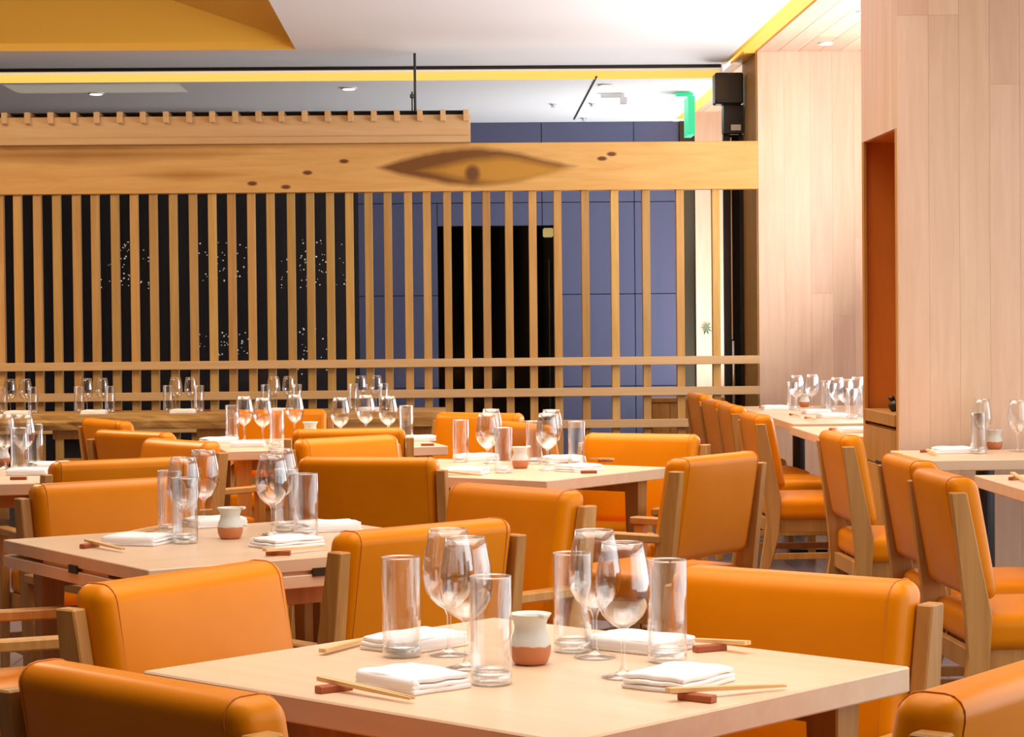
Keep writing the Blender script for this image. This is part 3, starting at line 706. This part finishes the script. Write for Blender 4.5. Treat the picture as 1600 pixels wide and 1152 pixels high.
JM = jar_mesh(); bmj = bmesh.new(); rbox(bmj, .014, .02, .008, .0035, (0, -.034, .0815), nf=2, nr=2); JS = me('spout', bmj, 'ceramic', True)
RM = me('chopstick_rest', B(-.030, .030, -.009, .009, 0, .0115, bev=.0015), 'rest_wood')
def stick_mesh():
    bm = bmesh.new(); ps = [(-.105, .0034), (.02, .0030), (.105, .0018)]; r_ = []
    for x, r in ps: r_.append([bm.verts.new((x, r * c, r * s)) for c, s in ((-1, -1), (1, -1), (1, 1), (-1, 1))])
    for a, b in zip(r_, r_[1:]):
        for k in range(4): bm.faces.new((a[k], a[(k + 1) % 4], b[(k + 1) % 4], b[k]))
    bm.faces.new(r_[0]); bm.faces.new(r_[-1]); return me('chopstick', bm, 'stick_wood')
SM = stick_mesh()
TZ = .75
def put(p): return (p.x, p.y, TZ)
def wine(px, py, where, grp):
    p = atz(px, py, TZ); t = thing('wine_glass', 'stemmed wine glass ' + where, 'wine glass', put(p), random.random() * 6, grp)
    obj('bowl_and_stem', WM, None, t); obj('rim', WR, None, t)
def highball(px, py, where, grp):
    p = atz(px, py, TZ); t = thing('highball_glass', 'tall straight water glass ' + where, 'glass', put(p), random.random() * 6, grp)
    obj('wall', HM, None, t); obj('glass_base', HB, None, t); obj('rim', HR, None, t)
def napkin(px, py, rot, where, grp):
    p = atz(px, py, TZ); o = obj('napkin', random.choice(NM), None, None, loc=put(p), rotz=math.radians(rot)); tag(o, 'folded white napkin ' + where, 'napkin', grp)
def jar(px, py, where, rot=0, s=1):
    p = atz(px, py, TZ); t = thing('sauce_jar', 'small stoneware sauce jug, ' + where, 'jug', put(p), rot, 'sauce jugs on the tables'); t.scale = (s, s, s)
    obj('body', JM, None, t); obj('spout', JS, None, t)
def rest(px, py, rot, where, grp):
    p = atz(px, py, TZ); o = obj('chopstick_rest', RM, None, None, loc=put(p), rotz=math.radians(rot)); tag(o, 'small brown wooden chopstick rest ' + where, 'chopstick rest', grp)
    return o
def sticks(ax, ay, bx, by, where, grp, restz=.0115, gap=.008):
    """two chopsticks from pixel a (held up on the rest) to pixel b (tips on the table)"""
    A, Bp = atz(ax, ay, TZ + restz), atz(bx, by, TZ + .004); c = (A + Bp) / 2; d = (Bp - A)
    if d.length < .12: d = d.normalized() * .2
    d.normalize(); q = d.to_track_quat('X', 'Z'); n = Vector((-d.y, d.x, 0)).normalized()
    for k in (0, 1):
        o = obj('chopstick', SM, None, None); o.rotation_mode = 'QUATERNION'; o.rotation_quaternion = q
        o.location = c + n * gap * (k - .5) + Vector((0, 0, .0042)); tag(o, ('nearer' if (n.y * (k - .5)) < 0 else 'farther') + ' pale chopstick of the pair ' + where, 'chopstick', grp)
T = 'of the nearest table'
wine(702, 1024, 'at the far left setting ' + T, 'wine glasses on the nearest table'); wine(729, 1045, 'at the near left setting ' + T, 'wine glasses on the nearest table')
wine(930, 1028, 'at the far right setting ' + T, 'wine glasses on the nearest table'); wine(974, 1059, 'at the near right setting ' + T, 'wine glasses on the nearest table')
highball(628, 1026, 'at the far left setting ' + T, 'water glasses on the nearest table'); highball(768, 1069, 'at the near left setting ' + T, 'water glasses on the nearest table')
highball(895, 1018, 'at the far right setting ' + T, 'water glasses on the nearest table'); highball(1043, 1034, 'at the near right setting ' + T, 'water glasses on the nearest table')
napkin(645, 1072, -52, 'at the near left setting ' + T, 'napkins on the nearest table'); napkin(1062, 1070, -128, 'at the near right setting ' + T, 'napkins on the nearest table')
napkin(648, 1012, 45, 'at the far left setting ' + T, 'napkins on the nearest table'); napkin(1000, 1014, -40, 'at the far right setting ' + T, 'napkins on the nearest table')
rest(522, 1081, 35, 'at the near left corner ' + T, 'chopstick rests'); sticks(500, 1064, 645, 1096, 'at the near left setting ' + T, 'chopsticks')
rest(1089, 1096, -40, 'at the near right setting ' + T, 'chopstick rests'); sticks(1075, 1082, 1196, 1077, 'at the near right setting ' + T, 'chopsticks')
rest(1109, 1018, 25, 'at the far right setting ' + T, 'chopstick rests'); sticks(1136, 1007, 1065, 1003, 'at the far right setting ' + T, 'chopsticks')
sticks(515, 1018, 590, 998, 'at the far left setting ' + T, 'chopsticks', .004)
jar(829, 1038, 'behind the glasses of the nearest table', .6, 1.02)
T = 'of the hinged table'
g1, g2, g3 = 'wine glasses on the hinged table', 'water glasses on the hinged table', 'napkins on the hinged table'
wine(288, 842, 'at the near left setting ' + T, g1); wine(319, 824, 'at the far left setting ' + T, g1); wine(426, 836, 'at the near right setting ' + T, g1); wine(440, 820, 'at the far right setting ' + T, g1)
highball(290, 849, 'at the near left setting ' + T, g2); highball(266, 833, 'at the far left setting ' + T, g2); highball(478, 840, 'at the near right setting ' + T, g2); highball(448, 830, 'at the far right setting ' + T, g2)
napkin(215, 850, -20, 'at the near left setting ' + T, g3); napkin(448, 854, -140, 'at the near right setting ' + T, g3); napkin(514, 829, 20, 'at the far right setting ' + T, g3); napkin(335, 822, 30, 'at the far left setting ' + T, g3)
rest(140, 856, 60, 'at the left corner ' + T, 'chopstick rests'); sticks(132, 846, 197, 862, 'at the near left setting ' + T, 'chopsticks')
rest(435, 868, -5, 'at the near right edge ' + T, 'chopstick rests'); sticks(212, 833, 250, 825, 'at the far left setting ' + T, 'chopsticks', .004)
sticks(425, 862, 500, 858, 'at the near right setting ' + T, 'chopsticks')
jar(360, 842, 'in the middle of the hinged table', 1.2)
T = 'of the middle right table'
g1, g2, g3 = 'wine glasses on the middle right table', 'water glasses on the middle right table', 'napkins on the middle right table'
wine(762, 734, 'at the near left setting ' + T, g1); wine(768, 724, 'at the far left setting ' + T, g1); wine(856, 735, 'at the near right setting ' + T, g1); wine(862, 726, 'at the far right setting ' + T, g1)
highball(720, 722, 'at the far left setting ' + T, g2); highball(787, 739, 'at the near left setting ' + T, g2); highball(901, 726, 'at the near right setting ' + T, g2); highball(835, 725, 'at the far right setting ' + T, g2)
napkin(728, 741, -15, 'at the near left setting ' + T, g3); napkin(744, 719, 30, 'at the far left setting ' + T, g3); napkin(905, 736, -140, 'at the near right setting ' + T, g3); napkin(880, 722, 20, 'at the far right setting ' + T, g3)
rest(684, 739, 40, 'at the left edge ' + T, 'chopstick rests'); rest(920, 740, 0, 'at the near right setting ' + T, 'chopstick rests'); rest(946, 722, 20, 'at the far right setting ' + T, 'chopstick rests')
sticks(690, 738, 745, 744, 'at the near left setting ' + T, 'chopsticks'); sticks(955, 719, 925, 718, 'at the far right setting ' + T, 'chopsticks')
jar(813, 732, 'in the middle of the middle right table', 2)
T = 'of the left edge table'
g1, g2, g3 = 'wine glasses on the left edge table', 'water glasses on the left edge table', 'napkins on the left edge table'
wine(38, 734, 'nearer the right end ' + T, g1); wine(8, 733, 'cut by the frame, ' + T, g1)
highball(30, 737, 'standing left ' + T, g2); highball(55, 729, 'standing right ' + T, g2)
napkin(45, 742, 0, 'at the near side ' + T, g3); napkin(84, 732, 20, 'at the right end ' + T, g3); rest(29, 750, 0, 'at the near edge ' + T, 'chopstick rests'); jar(3, 728, 'at the left frame edge')
T = 'of the far middle table'
g1, g2, g3 = 'wine glasses on the far middle table', 'water glasses on the far middle table', 'napkins on the far middle table'
for px, py, wh in ((382, 690, 'leftmost'), (411, 694, 'second from the left'), (461, 686, 'third from the left'), (532, 694, 'fourth from the left'), (572, 688, 'fifth from the left'), (607, 691, 'rightmost')): wine(px, py, wh + ' ' + T, g1)
highball(363, 688, 'leftmost ' + T, g2); highball(433, 699, 'in the middle ' + T, g2); highball(635, 690, 'rightmost ' + T, g2)
napkin(341, 692, 30, 'at the far left setting ' + T, g3); napkin(388, 698, 0, 'at the near left setting ' + T, g3); napkin(655, 689, 0, 'at the right end ' + T, g3)
rest(668, 697, 0, 'at the right end ' + T, 'chopstick rests'); jar(485, 689, 'at the far middle table, only its pale rim showing', 0, 1.1)
g1, g2, g3 = 'wine glasses on the communal table', 'water glasses on the communal table', 'napkins on the communal table'
seats = ((28, 'leftmost setting'), (148, 'second setting'), (287, 'third setting'), (440, 'fourth setting'), (576, 'rightmost setting'))
for px, nm in seats:
    W = ' at the ' + nm + ' of the communal table'
    dy = -.0098 * px
    wine(px - 12, 644.5 + dy, 'on the left' + W, g1); wine(px + 12, 644 + dy, 'on the right' + W, g1)
    highball(px - 24, 646.5 + dy, 'on the left' + W, g2); highball(px + 24, 646.5 + dy, 'on the right' + W, g2); napkin(px - 1, 648.6 + dy, 0, W.strip(), g3)
    if px in (148, 287): rest(px + 35, 643, 0, W.strip().replace('at the ', 'at '), 'chopstick rests')
T = 'on the farthest window table'
g1, g2, g3 = 'wine glasses on the window tables', 'water glasses on the window tables', 'napkins on the window tables'
napkin(1210, 640, 5, T, g3); wine(1245, 642, '(left) ' + T, g1); wine(1269, 640, '(right) ' + T, g1); highball(1238, 640, '(left) ' + T, g2); highball(1291, 637, '(right) ' + T, g2); jar(1257, 636, 'on the farthest window table')
rest(1190, 638, 70, T, 'chopstick rests')
T = 'on the second window table'
napkin(1276, 647, 5, 'farther one ' + T, g3); napkin(1300, 653, 5, 'nearer one ' + T, g3); rest(1238, 649, 60, 'farther one ' + T, 'chopstick rests'); rest(1262, 654, 60, 'nearer one ' + T, 'chopstick rests')
sticks(1236, 647, 1252, 652, 'farther ' + T, 'chopsticks'); sticks(1260, 652, 1276, 657, 'nearer ' + T, 'chopsticks')
for k, (px, py) in enumerate(((1308, 648), (1322, 652), (1340, 647))): wine(px, py, ('leftmost', 'middle', 'rightmost')[k] + ' ' + T, g1)
for k, (px, py) in enumerate(((1299, 643), (1331, 655), (1350, 652))): highball(px, py, ('leftmost', 'middle', 'rightmost')[k] + ' ' + T, g2)
T = 'on the table just beyond the column'
napkin(1336, 676, 5, T, g3); rest(1302, 672, 50, T, 'chopstick rests'); sticks(1304, 669, 1318, 676, T, 'chopsticks')
T = 'on the table against the column front'
napkin(1488, 708, 5, T, g3); rest(1444, 707, 60, T, 'chopstick rests'); sticks(1446, 703, 1466, 713, T, 'chopsticks')
wine(1535, 703, '(left) ' + T, g1); wine(1590, 706, '(right) ' + T, g1); highball(1529, 709, T, g2); jar(1554, 702, 'on the table against the column front')
rest(1585, 750, 50, 'on the table at the right frame edge', 'chopstick rests'); sticks(1590, 746, 1600, 752, 'on the table at the right frame edge', 'chopsticks')
